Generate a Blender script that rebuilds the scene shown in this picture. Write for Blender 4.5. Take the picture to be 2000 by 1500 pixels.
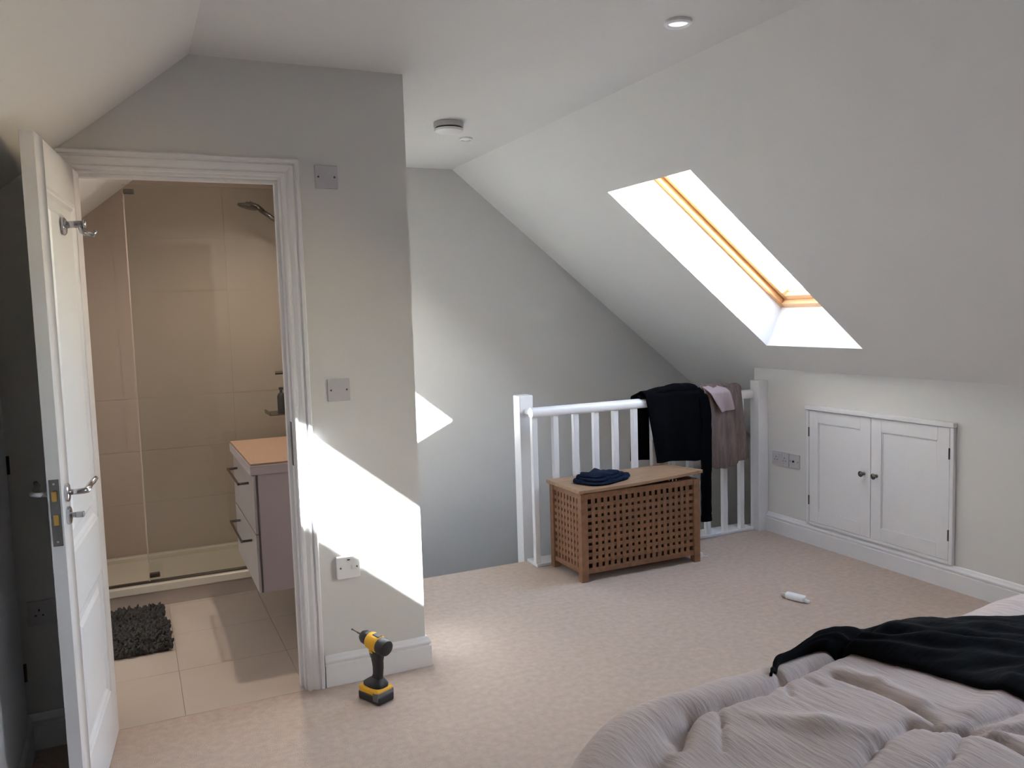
import bpy, bmesh, math, random
from mathutils import Vector, Matrix, noise
random.seed(7)
PI = math.pi
C = bpy.context.scene.collection
for o in list(bpy.data.objects):
    bpy.data.objects.remove(o)

# ------------------------------------------------------------------ camera, sky, sun, exposure
scene = bpy.context.scene
cd = bpy.data.cameras.new('camera'); cam = bpy.data.objects.new('camera', cd); C.objects.link(cam)
R = Matrix(((0.90732603, 0.06364025, -0.41558321),
            (-0.41934278, 0.06601969, -0.90542423),
            (-0.03018475, 0.99578678, 0.08658846)))
cam.matrix_world = Matrix.Translation((0, 0, 1.4685)) @ R.to_4x4()
cd.sensor_width = 36.0; cd.sensor_fit = 'HORIZONTAL'; cd.lens = 1627.46 / 2000 * 36
cd.clip_start = 0.02; cd.clip_end = 200
scene.camera = cam

SUN_DIR = Vector((-1.343, 1.306, -0.648)).normalized()
world = bpy.data.worlds.new('sky'); scene.world = world; world.use_nodes = True
wn = world.node_tree.nodes; wl = world.node_tree.links
bg = wn['Background']
sky = wn.new('ShaderNodeTexSky'); sky.sky_type = 'NISHITA'; sky.sun_disc = False
sky.sun_elevation = math.asin(-SUN_DIR.z)
sky.sun_rotation = math.atan2(-SUN_DIR.x, -SUN_DIR.y)
sky.air_density = 1.0; sky.dust_density = 0.6; sky.ozone_density = 1.0
hs = wn.new('ShaderNodeHueSaturation'); hs.inputs['Saturation'].default_value = 0.85
wl.new(sky.outputs[0], hs.inputs['Color']); wl.new(hs.outputs[0], bg.inputs['Color'])
bg.inputs['Strength'].default_value = 1.8
sd = bpy.data.lights.new('sun', 'SUN'); sun = bpy.data.objects.new('sun', sd); C.objects.link(sun)
sun.rotation_euler = SUN_DIR.to_track_quat('-Z', 'Y').to_euler()
sd.energy = 34.0; sd.angle = math.radians(0.6); sd.color = (0.93, 0.96, 1.0)
scene.view_settings.view_transform = 'Standard'
scene.view_settings.look = 'None'
scene.view_settings.gamma = 1.0
scene.view_settings.use_curve_mapping = False
scene.view_settings.exposure = 1.05

# ------------------------------------------------------------------ materials
def srgb(r, g, b):
    f = lambda c: (c / 255) / 12.92 if c / 255 <= 0.04045 else ((c / 255 + 0.055) / 1.055) ** 2.4
    return (f(r), f(g), f(b), 1)

def mat(name, col, rough=0.6, metal=0.0, var=0.0, scale=20, bump=0.0, bscale=None, stretch=None, **kw):
    m = bpy.data.materials.new(name); m.use_nodes = True
    nt = m.node_tree; p = nt.nodes['Principled BSDF']
    p.inputs['Roughness'].default_value = rough; p.inputs['Metallic'].default_value = metal
    for k, v in kw.items():
        p.inputs[k.replace('_', ' ')].default_value = v
    tc = nt.nodes.new('ShaderNodeTexCoord'); mp = nt.nodes.new('ShaderNodeMapping')
    nt.links.new(tc.outputs['Object'], mp.inputs[0])
    if stretch: mp.inputs['Scale'].default_value = stretch
    n = nt.nodes.new('ShaderNodeTexNoise'); n.inputs['Scale'].default_value = scale; n.inputs['Detail'].default_value = 5
    nt.links.new(mp.outputs[0], n.inputs[0])
    r = nt.nodes.new('ShaderNodeMapRange'); r.inputs['To Min'].default_value = 1 - var; r.inputs['To Max'].default_value = 1 + var
    nt.links.new(n.outputs['Fac'], r.inputs['Value'])
    r.inputs['From Min'].default_value = 0.25; r.inputs['From Max'].default_value = 0.75
    mx = nt.nodes.new('ShaderNodeVectorMath'); mx.operation = 'SCALE'; mx.inputs[0].default_value = col[:3]
    nt.links.new(r.outputs[0], mx.inputs['Scale']); nt.links.new(mx.outputs[0], p.inputs['Base Color'])
    if bump:
        n2 = nt.nodes.new('ShaderNodeTexNoise'); n2.inputs['Scale'].default_value = bscale or scale * 3; n2.inputs['Detail'].default_value = 4
        nt.links.new(mp.outputs[0], n2.inputs[0])
        b = nt.nodes.new('ShaderNodeBump'); b.inputs['Strength'].default_value = 1.0; b.inputs['Distance'].default_value = bump
        nt.links.new(n2.outputs['Fac'], b.inputs['Height']); nt.links.new(b.outputs[0], p.inputs['Normal'])
    return m

M = {}
M['wall'] = mat('wall_paint', (0.70, 0.69, 0.68, 1), 0.85, var=0.012, scale=3, bump=0.0004, bscale=60)
M['ceil'] = mat('ceiling_paint', (0.74, 0.73, 0.725, 1), 0.9, var=0.01, scale=3, bump=0.0003, bscale=60)
M['gloss'] = mat('white_satin_paint', (0.78, 0.775, 0.80, 1), 0.32, var=0.01, scale=6, bump=0.0002, bscale=40)
M['plastic'] = mat('white_plastic', (0.54, 0.52, 0.54, 1), 0.3, var=0.02, scale=30)
M['plastic_bright'] = mat('bright_white_plastic', (0.85, 0.85, 0.87, 1), 0.3, var=0.02, scale=30)
M['slot'] = mat('dark_slot', (0.02, 0.02, 0.02, 1), 0.6, var=0.1)
M['screw'] = mat('screw_metal', (0.12, 0.11, 0.11, 1), 0.35, 0.7, var=0.1)
M['chrome'] = mat('chrome', (0.50, 0.50, 0.52, 1), 0.16, 1.0, var=0.03, scale=40)
M['chrome_dark'] = mat('aged_chrome', (0.16, 0.15, 0.145, 1), 0.25, 1.0, var=0.08, scale=60)
M['brass'] = mat('brass', (0.55, 0.33, 0.10, 1), 0.3, 1.0, var=0.1, scale=50)
M['pine'] = mat('pine', srgb(188, 138, 90), 0.4, var=0.10, scale=14, stretch=(1, 6, 6))
M['pine2'] = mat('pine_pale', srgb(206, 164, 124), 0.4, var=0.08, scale=14, stretch=(6, 1, 6))
M['alu'] = mat('aluminium', (0.55, 0.56, 0.57, 1), 0.45, 0.6, var=0.04)
M['rubber'] = mat('rubber', (0.02, 0.02, 0.022, 1), 0.6, var=0.1)
M['carpet'] = mat('carpet', srgb(202, 182, 168), 0.97, var=0.11, scale=34, bump=0.006, bscale=300)
M['tile_floor'] = mat('floor_tile', srgb(190, 176, 166), 0.28, var=0.03, scale=6, bump=0.0002)
M['grout'] = mat('grout', srgb(184, 170, 160), 0.8, var=0.05)
M['tile_wall'] = mat('wall_tile', srgb(176, 161, 150), 0.30, var=0.03, scale=4, bump=0.0002)
M['ceramic'] = mat('shower_tray_white', srgb(205, 196, 182), 0.25, var=0.01)
M['vanity'] = mat('vanity_gloss', srgb(165, 158, 160), 0.25, var=0.01)
M['vanity_side'] = mat('vanity_side', srgb(172, 160, 164), 0.35, var=0.01)
M['oak'] = mat('pale_oak_top', srgb(160, 131, 110), 0.35, var=0.08, scale=12, stretch=(8, 1, 8))
M['mat_dark'] = mat('charcoal_chenille', srgb(64, 62, 62), 0.95, var=0.35, scale=90)
M['chest'] = mat('oiled_acacia', srgb(132, 94, 68), 0.5, var=0.22, scale=9, stretch=(4, 4, 4), bump=0.0004, bscale=80)
M['chest_dark'] = mat('dark_wood_inner_shade', srgb(70, 42, 28), 0.7, var=0.2, scale=9)  # darker copy with the chest's inner shade in its colour; bed legs share it
M['chest_top'] = mat('oiled_acacia_lid', srgb(158, 126, 98), 0.45, var=0.2, scale=8, stretch=(1, 7, 7))
M['black_cloth'] = mat('black_knit', (0.0028, 0.0028, 0.0038, 1), 1.0, var=0.3, scale=60, bump=0.001, bscale=300, Specular_IOR_Level=0.06)
M['navy'] = mat('navy_denim', srgb(20, 31, 52), 0.95, Specular_IOR_Level=0.15, var=0.5, scale=50, bump=0.001, bscale=250)
M['yellow'] = mat('yellow_plastic', srgb(236, 176, 30), 0.4, var=0.03)
M['tool_black'] = mat('tool_black', (0.015, 0.015, 0.018, 1), 0.45, var=0.1)
M['tool_grey'] = mat('tool_grey', (0.16, 0.16, 0.17, 1), 0.45, var=0.1)

def cloth_mat(name, col, wscale, dist, stretch, var=0.06, rough=0.9):
    m = mat(name, col, rough, var=var, scale=8, bump=dist, bscale=wscale, stretch=stretch)
    return m
M['duvet'] = cloth_mat('crinkle_cotton', srgb(203, 186, 179), 12, 0.0035, (8.0, 1.0, 3.0), var=0.03)
M['brown'] = cloth_mat('crinkled_taupe_cotton', srgb(122, 105, 100), 22, 0.014, (7.0, 3.0, 0.9), var=0.30)
M['brown_light'] = cloth_mat('taupe_cotton_facing', srgb(168, 152, 154), 22, 0.003, (5.0, 3.0, 0.9), var=0.06)
M['shirt'] = mat('black_cotton', (0.0038, 0.004, 0.005, 1), 0.95, Specular_IOR_Level=0.12, var=0.2, scale=30, bump=0.003, bscale=30, stretch=(1, 3, 1))
M['sheet'] = mat('mattress_fabric', srgb(200, 195, 190), 0.9, var=0.03)
M['bedbase'] = mat('grey_bed_base', srgb(110, 104, 102), 0.9, var=0.1, scale=60)

def glass_mat(name, col, rough=0.0, alpha_mix=0.9):
    m = bpy.data.materials.new(name); m.use_nodes = True; nt = m.node_tree
    out = nt.nodes['Material Output']; nt.nodes.remove(nt.nodes['Principled BSDF'])
    tr = nt.nodes.new('ShaderNodeBsdfTransparent'); tr.inputs[0].default_value = col
    gl = nt.nodes.new('ShaderNodeBsdfGlossy'); gl.inputs['Roughness'].default_value = rough
    lw = nt.nodes.new('ShaderNodeLayerWeight'); lw.inputs['Blend'].default_value = 0.5
    pw = nt.nodes.new('ShaderNodeMath'); pw.operation = 'POWER'; pw.inputs[1].default_value = 4.0
    fr = nt.nodes.new('ShaderNodeMath'); fr.operation = 'MULTIPLY_ADD'; fr.inputs[1].default_value = 0.6; fr.inputs[2].default_value = 0.035
    nt.links.new(lw.outputs['Facing'], pw.inputs[0]); nt.links.new(pw.outputs[0], fr.inputs[0])
    ns = nt.nodes.new('ShaderNodeTexNoise'); ns.inputs['Scale'].default_value = 2
    mx = nt.nodes.new('ShaderNodeMixShader')
    ml = nt.nodes.new('ShaderNodeMath'); ml.operation = 'MULTIPLY'; ml.inputs[1].default_value = alpha_mix
    nt.links.new(fr.outputs[0], ml.inputs[0]); nt.links.new(ml.outputs[0], mx.inputs[0])
    nt.links.new(tr.outputs[0], mx.inputs[1]); nt.links.new(gl.outputs[0], mx.inputs[2]); nt.links.new(mx.outputs[0], out.inputs[0])
    return m
M['glass'] = glass_mat('window_glass', (0.96, 0.98, 0.97, 1))
M['shower_glass'] = glass_mat('shower_glass', (0.93, 0.94, 0.925, 1), 0.04)

def emit_mat(name, col, s):
    m = bpy.data.materials.new(name); m.use_nodes = True
    p = m.node_tree.nodes['Principled BSDF']; p.inputs['Base Color'].default_value = (0.8, 0.8, 0.8, 1)
    p.inputs['Emission Color'].default_value = col; p.inputs['Emission Strength'].default_value = s
    return m

# ------------------------------------------------------------------ mesh helpers
LOC = {}
class MB:
    def __init__(s): s.bm = bmesh.new()
    def box(s, x0, x1, y0, y1, z0, z1, m=None):
        vs = [s.bm.verts.new(Vector((x, y, z))) for x in (x0, x1) for y in (y0, y1) for z in (z0, z1)]
        if m: 
            for v in vs: v.co = m @ v.co
        for f in ((0, 1, 3, 2), (4, 6, 7, 5), (0, 4, 5, 1), (2, 3, 7, 6), (0, 2, 6, 4), (1, 5, 7, 3)):
            s.bm.faces.new([vs[i] for i in f])
        return s
    def prism(s, poly, f0, f1):
        a = [s.bm.verts.new(f0(p)) for p in poly]; b = [s.bm.verts.new(f1(p)) for p in poly]
        n = len(poly)
        s.bm.faces.new(a); s.bm.faces.new(b[::-1])
        for i in range(n): s.bm.faces.new([a[i], b[i], b[(i + 1) % n], a[(i + 1) % n]])
        return s
    def rings(s, rs, cap=True, close=True):
        V = [[s.bm.verts.new(Vector(p)) for p in r] for r in rs]; n = len(V[0])
        for a, b in zip(V, V[1:]):
            for i in range(n if close else n - 1):
                s.bm.faces.new([a[i], a[(i + 1) % n], b[(i + 1) % n], b[i]])
        if cap and close:
            s.bm.faces.new(V[0][::-1]); s.bm.faces.new(V[-1])
        return s
    def lathe(s, prof, o, axis, n=24, cap=True):
        a = Vector(axis).normalized(); t = a.orthogonal().normalized(); b = a.cross(t); o = Vector(o)
        return s.rings([[o + a * h + (t * math.cos(2 * PI * k / n) + b * math.sin(2 * PI * k / n)) * max(r, 1e-5) for k in range(n)] for r, h in prof], cap)
    def cyl(s, p0, p1, r, n=16, r1=None):
        p0 = Vector(p0); p1 = Vector(p1)
        return s.lathe([(r, 0), (r if r1 is None else r1, (p1 - p0).length)], p0, p1 - p0, n)
    def tube(s, pts, r, n=10):
        pts = [Vector(p) for p in pts]; rs = []
        t = None
        for i, p in enumerate(pts):
            d = (pts[min(i + 1, len(pts) - 1)] - pts[max(i - 1, 0)]).normalized()
            if t is None: t = d.orthogonal().normalized()
            else: t = (t - d * t.dot(d)).normalized()
            b = d.cross(t)
            rr = r[i] if isinstance(r, (list, tuple)) else r
            rs.append([p + (t * math.cos(2 * PI * k / n) + b * math.sin(2 * PI * k / n)) * rr for k in range(n)])
        return s.rings(rs)
    def grid(s, nu, nv, fn):
        V = [[s.bm.verts.new(Vector(fn(i / nu, j / nv))) for j in range(nv + 1)] for i in range(nu + 1)]
        for i in range(nu):
            for j in range(nv):
                s.bm.faces.new([V[i][j], V[i + 1][j], V[i + 1][j + 1], V[i][j + 1]])
        return s
    def build(s, name, m, parent=None, bevel=0, seg=2, smooth=False, solid=0, sub=0, xf=None):
        bm = s.bm
        if xf: bmesh.ops.transform(bm, matrix=xf, verts=bm.verts)
        bmesh.ops.recalc_face_normals(bm, faces=bm.faces)
        base = LOC.get(parent.name, Vector()) if parent else Vector()
        bmesh.ops.translate(bm, vec=-base, verts=bm.verts)
        me = bpy.data.meshes.new(name); bm.to_mesh(me); bm.free()
        me.materials.append(m if not isinstance(m, str) else M[m])
        o = bpy.data.objects.new(name, me); C.objects.link(o)
        if parent: o.parent = parent
        LOC[o.name] = base
        if smooth:
            me.polygons.foreach_set('use_smooth', [True] * len(me.polygons))
        if solid:
            q = o.modifiers.new('thickness', 'SOLIDIFY'); q.thickness = solid; q.offset = 0
        if sub:
            q = o.modifiers.new('smooth', 'SUBSURF'); q.levels = sub; q.render_levels = sub
        if bevel:
            q = o.modifiers.new('edge', 'BEVEL'); q.width = bevel; q.segments = seg; q.limit_method = 'ANGLE'; q.angle_limit = math.radians(40)
        if bevel and not smooth:
            me.polygons.foreach_set('use_smooth', [True] * len(me.polygons))
            q = o.modifiers.new('normals', 'WEIGHTED_NORMAL'); q.keep_sharp = True
        if smooth == 'auto':
            me.set_sharp_from_angle(angle=math.radians(40))
        return o

def tag(o, label=None, cat=None, group=None, kind=None):
    for k, v in (('label', label), ('category', cat), ('group', group), ('kind', kind)):
        if v: o[k] = v
    return o
def thing(name, label, cat, loc, group=None, kind=None):
    o = bpy.data.objects.new(name, None); C.objects.link(o); o.location = loc
    o.empty_display_size = 0.05
    LOC[o.name] = Vector(loc)
    return tag(o, label, cat, group, kind)
def copy_part(src, name, parent, delta):
    c = src.copy(); C.objects.link(c); c.parent = parent
    c.location = Vector(src.location) + Vector(delta); LOC[c.name] = LOC[src.name]
    return c

# ------------------------------------------------------------------ dimensions
YD = 3.249          # face of the partition with the bathroom door
YP = 3.350          # its bathroom side
XP = 1.055          # free end of the partition / stair side of the bathroom
YB = 5.25           # gable wall beyond the stairs and behind the shower
XK = 3.719          # right knee wall
ZC = 2.416          # flat ceiling
XS, XL = 2.02, 0.262
YN = -3.0           # wall behind the camera
XW = -0.40          # left wall
S = Vector((1.699, 0, -1.361)).normalized()    # down the right slope
NR = Vector((-S.z, 0, S.x))                    # outward normal of the right slope
P0 = Vector((XS, 0, ZC))
def rs(s, y, d=0.0):
    return P0 + S * s + NR * d + Vector((0, y, 0))
SL = Vector((-1, 0, -0.807)).normalized(); NL = Vector((SL.z, 0, -SL.x))
def ls(s, y, d=0.0):
    return Vector((XL, 0, ZC)) + SL * s + NL * d + Vector((0, y, 0))

# ------------------------------------------------------------------ structure
# main floor (carpet) with the stairwell left open
b = MB(); b.box(XW - .1, XK + .1, YN, YD, -0.25, 0); b.box(XP - .1, XK + .1, YD, 4.345, -0.25, 0)
tag(b.build('floor', 'carpet'), 'beige cut pile carpet covering the bedroom and landing', 'floor', kind='structure')
b = MB(); b.box(XW - .1, XP - .1, YD, YB, -0.25, -0.008)
bf = tag(b.build('floor', 'grout'), 'bathroom floor behind the open door', 'floor', kind='structure')
# bathroom floor tiles
tw, td, g = 0.445, 0.445, 0.0015
k = 0
tile0 = None
for j in range(4):
    for i in range(4):
        x0 = -0.78 + i * tw + 0.0; y0 = YD + 0.002 + j * td
        x1 = min(x0 + tw - g, XP - .1); y1 = min(y0 + td - g, 4.62)
        x0 = max(x0, XW + 0.0)
        if x1 - x0 < .03 or y1 - y0 < .03: continue
        t = MB().box(x0, x1, y0, y1, -0.008, 0.0).build('tile', 'tile_floor', bf)

# walls
b = MB()
prof = [(XW - .1, 0), (XW - .1, 1.8), (XL, ZC + .05), (XP - .0001, ZC + .05), (XP - .0001, 0)]
# partition with a door opening: jamb left, head, jamb right
DX0, DX1, DZ = -0.150, 0.556, 1.992
zs = lambda x: ZC - 0.807 * max(0, XL - x)
b.box(XW - .1, DX0, YD, YP, 0, 1.83)
b.box(DX1, XP, YD, YP, 0, ZC + .02)
b.prism([(DX0, DZ), (DX1, DZ), (DX1, ZC + .02), (XL, ZC + .02), (DX0, zs(DX0) + .03)], lambda p: Vector((p[0], YD, p[1])), lambda p: Vector((p[0], YP, p[1])))
b.prism([(XW - .1, 1.83), (DX0, 1.83), (DX0, zs(DX0) + .03), (XW - .1, zs(XW - .1) + .03)], lambda p: Vector((p[0], YD, p[1])), lambda p: Vector((p[0], YP, p[1])))
tag(b.build('wall_partition', 'wall'), 'pale painted partition wall holding the bathroom doorway', 'wall', kind='structure')
b = MB(); b.box(XP - .1, XP, YP, YB, -2.6, ZC + .02)
tag(b.build('wall_stairs', 'wall'), 'wall between the bathroom and the stairwell', 'wall', kind='structure')
b = MB(); b.box(XW - .1, 5.4, YB, YB + .25, -2.6, ZC + .3)
tag(b.build('wall_back', 'wall'), 'far gable wall rising from the stairwell to the slope', 'wall', kind='structure')
b = MB(); b.box(XW - .1, XW, YN, YB, -0.1, 1.92)
tag(b.build('wall_left', 'wall'), 'shaded left wall behind the open door', 'wall', kind='structure')
b = MB(); b.box(XK, XK + .1, YN, 4.29, -0.25, 1.09)
tag(b.build('wall_right', 'wall'), 'low knee wall under the right slope', 'wall', kind='structure')
b = MB(); b.box(XW - .1, 4.6, YN - .15, YN, -0.1, ZC + .2)
tag(b.build('wall_front', 'wall'), 'wall behind the camera', 'wall', kind='structure')
# stairwell shaft
b = MB(); b.box(XP, 5.4, 4.345, YB, -2.7, -2.6)
tag(b.build('floor', 'carpet'), 'carpeted hall at the foot of the stairwell', 'floor', kind='structure')
b = MB(); b.box(XP, 5.4, 4.245, 4.345, -2.6, -0.25); b.box(XK + .1, 5.4, 4.19, 4.29, -0.25, 1.2)
tag(b.build('wall_stairwell', 'wall'), 'near side of the stairwell below the landing', 'wall', kind='structure')
b = MB(); b.box(5.3, 5.4, 4.2, YB, -2.6, 1.0)
tag(b.build('wall_stair_end', 'wall'), 'end of the stairwell', 'wall', kind='structure')
# ceiling
b = MB(); b.box(XL - .02, XS + .0, YN, YB, ZC, ZC + .1)
tag(b.build('ceiling', 'ceil'), 'flat white strip of ceiling between the two slopes', 'ceiling', kind='structure')
b = MB(); b.prism([(0, 0), (1.1, 0), (1.1, .12), (0, .12)], lambda p: ls(p[0], YN, p[1]), lambda p: ls(p[0], YB, p[1]))
tag(b.build('ceiling_left', 'ceil'), 'left sloping ceiling above the open door', 'ceiling', kind='structure')

# right slope with roof window shafts
WIN = [(0.510, 1.918, 1.866, 3.217, 3.944), (0.560, 2.070, 2.010, 0.650, 1.328)]
DEP = 0.26; THK = 0.30; SMAX = 4.0
ys = [YN]
for w in sorted(WIN, key=lambda w: w[3]): ys += [w[3], w[4]]
ys.append(YB)
b = MB()
def slab(sa, sb, sb_out, y0, y1, sa_out=None):
    sa_out = sa if sa_out is None else sa_out
    b.prism([(sa, 0), (sb, 0), (sb_out, THK), (sa_out, THK)], lambda p: rs(p[0], y0, p[1]), lambda p: rs(p[0], y1, p[1]))
for i in range(len(ys) - 1):
    y0, y1 = ys[i], ys[i + 1]
    w = [w for w in WIN if w[3] == y0]
    if w:
        w = w[0]; slab(0, w[0], w[0], y0, y1); so = w[1] + (w[2] - w[1]) * THK / DEP; slab(w[1], SMAX, SMAX, y0, y1, so)
    else: slab(0, SMAX, SMAX, y0, y1)
bmesh.ops.remove_doubles(b.bm, verts=b.bm.verts, dist=0.0001)
tag(b.build('ceiling_right', 'ceil'), 'right sloping ceiling pierced by the roof window', 'ceiling', kind='structure')

def beam(b, s0, s1, y0, y1, d0, d1):
    b.prism([(s0, d0), (s1, d0), (s1, d1), (s0, d1)], lambda p: rs(p[0], y0, p[1]), lambda p: rs(p[0], y1, p[1]))
    return b
WLAB = ['pine roof window set deep in the right slope', 'roof window nearer the bed', 'roof window behind the viewer']
for i, (s0, s1, so, y0, y1) in enumerate(WIN):
    w = thing('window_%d' % (i + 1), WLAB[i], 'window', rs((s0 + s1) / 2, (y0 + y1) / 2, DEP), kind='structure')
    f = 0.032; sb_ = so
    # outer frame, four members
    beam(MB(), s0, sb_, y1 - f, y1 + .01, DEP - .012, DEP + .11).build('frame_rail', 'pine', w, bevel=0.002)
    beam(MB(), s0, sb_, y0 - .01, y0 + f, DEP - .012, DEP + .11).build('frame_rail', 'pine', w, bevel=0.002)
    beam(MB(), sb_ - .035, sb_ + .02, y0 + f, y1 - f, DEP - .012, DEP + .11).build('frame_rail', 'pine2', w, bevel=0.002)
    beam(MB(), s0 - .02, s0 + .035, y0 + f, y1 - f, DEP - .012, DEP + .11).build('frame_rail', 'pine2', w, bevel=0.002)
    # sash, four members
    a0, a1 = s0 + .037, sb_ - .037; c0, c1 = y0 + f + .003, y1 - f - .003; sw = .032
    beam(MB(), a0, a1, c1 - sw, c1, DEP + .02, DEP + .08).build('sash_rail', 'pine', w, bevel=0.002)
    beam(MB(), a0, a1, c0, c0 + sw, DEP + .02, DEP + .08).build('sash_rail', 'pine', w, bevel=0.002)
    beam(MB(), a1 - .035, a1, c0 + sw, c1 - sw, DEP + .02, DEP + .08).build('sash_rail', 'pine2', w, bevel=0.002)
    beam(MB(), a0, a0 + .05, c0 + sw, c1 - sw, DEP + .02, DEP + .08).build('sash_rail', 'pine2', w, bevel=0.002)
    beam(MB(), a0 + .05, a1 - .035, c0 + sw, c1 - sw, DEP + .05, DEP + .056).build('pane', 'glass', w)
    if i == 0:
        b = MB(); b.lathe([(.006, 0), (.006, .002)], rs(sb_ - .03, y1 - f - .0005, DEP + .015), (0, -1, 0), 12); b.build('screw', 'slot', w)
        b = MB(); beam(b, a1 - .047, a1 - .035, c0 + sw, c0 + sw + .12, DEP + .04, DEP + .052); b.build('gasket', 'rubber', w)
    # outside cladding
    for (ya, yb) in ((y0 - .03, y0 + .02), (y1 - .02, y1 + .03)):
        beam(MB(), s0 - .05, sb_ + .05, ya, yb, DEP + .11, DEP + .13).build('cladding', 'alu', w, bevel=0.003)

# baseboards
def skirt_prof(h=.125, t=.020):
    return [(0, 0), (t, 0), (t, h - .040), (t - .007, h - .037), (t - .007, h - .031), (t - .001, h - .027), (t - .001, h - .021), (t - .007, h - .012), (t - .011, h - .003), (t - .014, h), (0, h)]
def skirt(name, p0, p1, out, label):
    p0 = Vector(p0); p1 = Vector(p1); out = Vector(out)
    b = MB(); f = lambda P: (lambda q: P + out * q[0] + Vector((0, 0, q[1])))
    b.prism(skirt_prof(), f(p0), f(p1))
    return tag(b.build(name, 'gloss'), label, 'baseboard', kind='structure')
skirt('baseboard_right', (XK, YN, 0), (XK, 4.16, 0), (-1, 0, 0), 'white moulded baseboard along the knee wall')
b = MB(); b.rings([[Vector((0.632, YD - t, z)) for t, z in skirt_prof()], [Vector((XP + t, YD - t, z)) for t, z in skirt_prof()], [Vector((XP + t, 4.24, z)) for t, z in skirt_prof()]])
tag(b.build('baseboard_partition', 'gloss'), 'white moulded baseboard wrapping the free end of the partition', 'baseboard', kind='structure')
skirt('baseboard_corner', (XW, YD, 0), (-0.226, YD, 0), (0, -1, 0), 'shaded baseboard in the corner behind the door')
skirt('baseboard_left', (XW, YN, 0), (XW, YD, 0), (1, 0, 0), 'shaded baseboard along the left wall')

# door lining and casing
t1 = thing('trim_1', 'white moulded architrave and lining round the bathroom doorway', 'architrave', (0.2, YD, 0), kind='structure')
MB().box(DX1 - .001, DX1 + .025, YD - .0012, YP + .001, 0, DZ).build('lining', 'gloss', t1, bevel=0.001)
MB().box(DX0 - .025, DX0 + .001, YD - .0012, YP + .001, 0, DZ).build('lining', 'gloss', t1, bevel=0.001)
MB().box(DX0 - .025, DX1 + .025, YD - .0012, YP + .001, DZ - .001, DZ + .02).build('lining', 'gloss', t1, bevel=0.001)
for (a, c, z0, z1) in ((DX1 - .013, DX1 - .001, 0, DZ - .013), (DX0 + .001, DX0 + .013, 0, DZ - .013), (DX0 + .001, DX1 - .001, DZ - .013, DZ - .001)):
    MB().box(a, c, YD + .042, YD + .075, z0, z1).build('door_stop', 'gloss', t1, bevel=0.001)
cp = [(0, 0), (0, .012), (.004, .016), (.012, .016), (.016, .009), (.020, .009), (.034, .017), (.042, .018), (.045, .014), (.049, .014), (.052, .023), (.062, .024), (.067, .017), (.067, 0)]
def casing(path):
    rsn = []
    for (x, z, dx, dz) in path:
        rsn.append([Vector((x + dx * w, YD - t, z + dz * w)) for w, t in cp])
    b = MB(); b.rings(rsn); return b
i0 = .006
casing([(DX1 + i0, 0, 1, 0), (DX1 + i0, DZ + i0, 1, 1)]).build('casing', 'gloss', t1)
casing([(DX1 + i0, DZ + i0, 1, 1), (DX0 - i0, DZ + i0, -1, 1)]).build('casing', 'gloss', t1)
casing([(DX0 - i0, DZ + i0, -1, 1), (DX0 - i0, 0, -1, 0)]).build('casing', 'gloss', t1)
tag(MB().box(DX1 - .0035, DX1 - .001, YD + .006, YD + .034, .90, 1.07).build('strike_plate', 'chrome_dark', t1, bevel=0.0005), 'dark metal strike plate')

# ------------------------------------------------------------------ bathroom door, open towards the bedroom
th = math.radians(-96)
Mx = Matrix.Translation((-0.1505, YD - .004, 0)) @ Matrix.Rotation(th, 4, 'Z')
# local frame: x along the leaf from the hinge, y through the thickness (0 = left/outer face, .035 = face seen from the room)
d = thing('door_1', 'white panelled bathroom door standing open on the left', 'door', (-0.1505, YD - .004, 0), kind='structure')
DW, DT, DH = 0.697, 0.035, 1.981
z0d = .006
panels = [(.115, DW - .115, .20, .635), (.115, DW - .115, .815, DH - .125)]
b = MB()
for (x0, x1, za, zb) in ((0, .115, z0d, DH), (DW - .115, DW, z0d, DH), (.115, DW - .115, z0d, .20), (.115, DW - .115, .635, .815), (.115, DW - .115, DH - .125, DH)):
    b.box(x0, x1, 0, DT, za, zb)
bmesh.ops.remove_doubles(b.bm, verts=b.bm.verts, dist=0.0002)
b.build('leaf', 'gloss', d, bevel=0.0012, seg=2, xf=Mx)
for (x0, x1, za, zb) in panels:
    pb = MB()
    for sgn in (1, -1):
        def ring(ins, dep):
            y = DT - dep if sgn > 0 else dep
            return [Vector((x0 + ins, y, za + ins)), Vector((x1 - ins, y, za + ins)), Vector((x1 - ins, y, zb - ins)), Vector((x0 + ins, y, zb - ins))]
        R_ = [ring(-.001, .0), ring(.006, .004), ring(.012, .005), ring(.022, .0115), ring(.03, .012), ring(.048, .012), ring(.062, .005), ring(.068, .0045)]
        V = [[pb.bm.verts.new(p) for p in r] for r in R_]
        for a, c in zip(V, V[1:]):
            for k in range(4): pb.bm.faces.new([a[k], a[(k + 1) % 4], c[(k + 1) % 4], c[k]])
        pb.bm.faces.new(V[-1])
    pb.build('panel', 'gloss', d, xf=Mx)
# lock case plate on the leading edge
lp = tag(MB().box(DW - .0005, DW + .0018, .005, .030, .868, 1.052).build('lock_plate', 'chrome_dark', d, bevel=0.0005, xf=Mx), 'dark metal lock plate in the door edge')
MB().box(DW, DW + .010, .011, .024, .992, 1.020).build('latch', 'brass', lp, bevel=0.002, xf=Mx)
MB().box(DW, DW + .004, .011, .024, .925, .955).build('bolt', 'brass', lp, bevel=0.001, xf=Mx)
for zz in (.880, 1.040):
    MB().lathe([(.0035, 0), (.003, .0025)], (DW, .0175, zz), (1, 0, 0), 10).build('screw', 'chrome', lp, xf=Mx)
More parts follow.
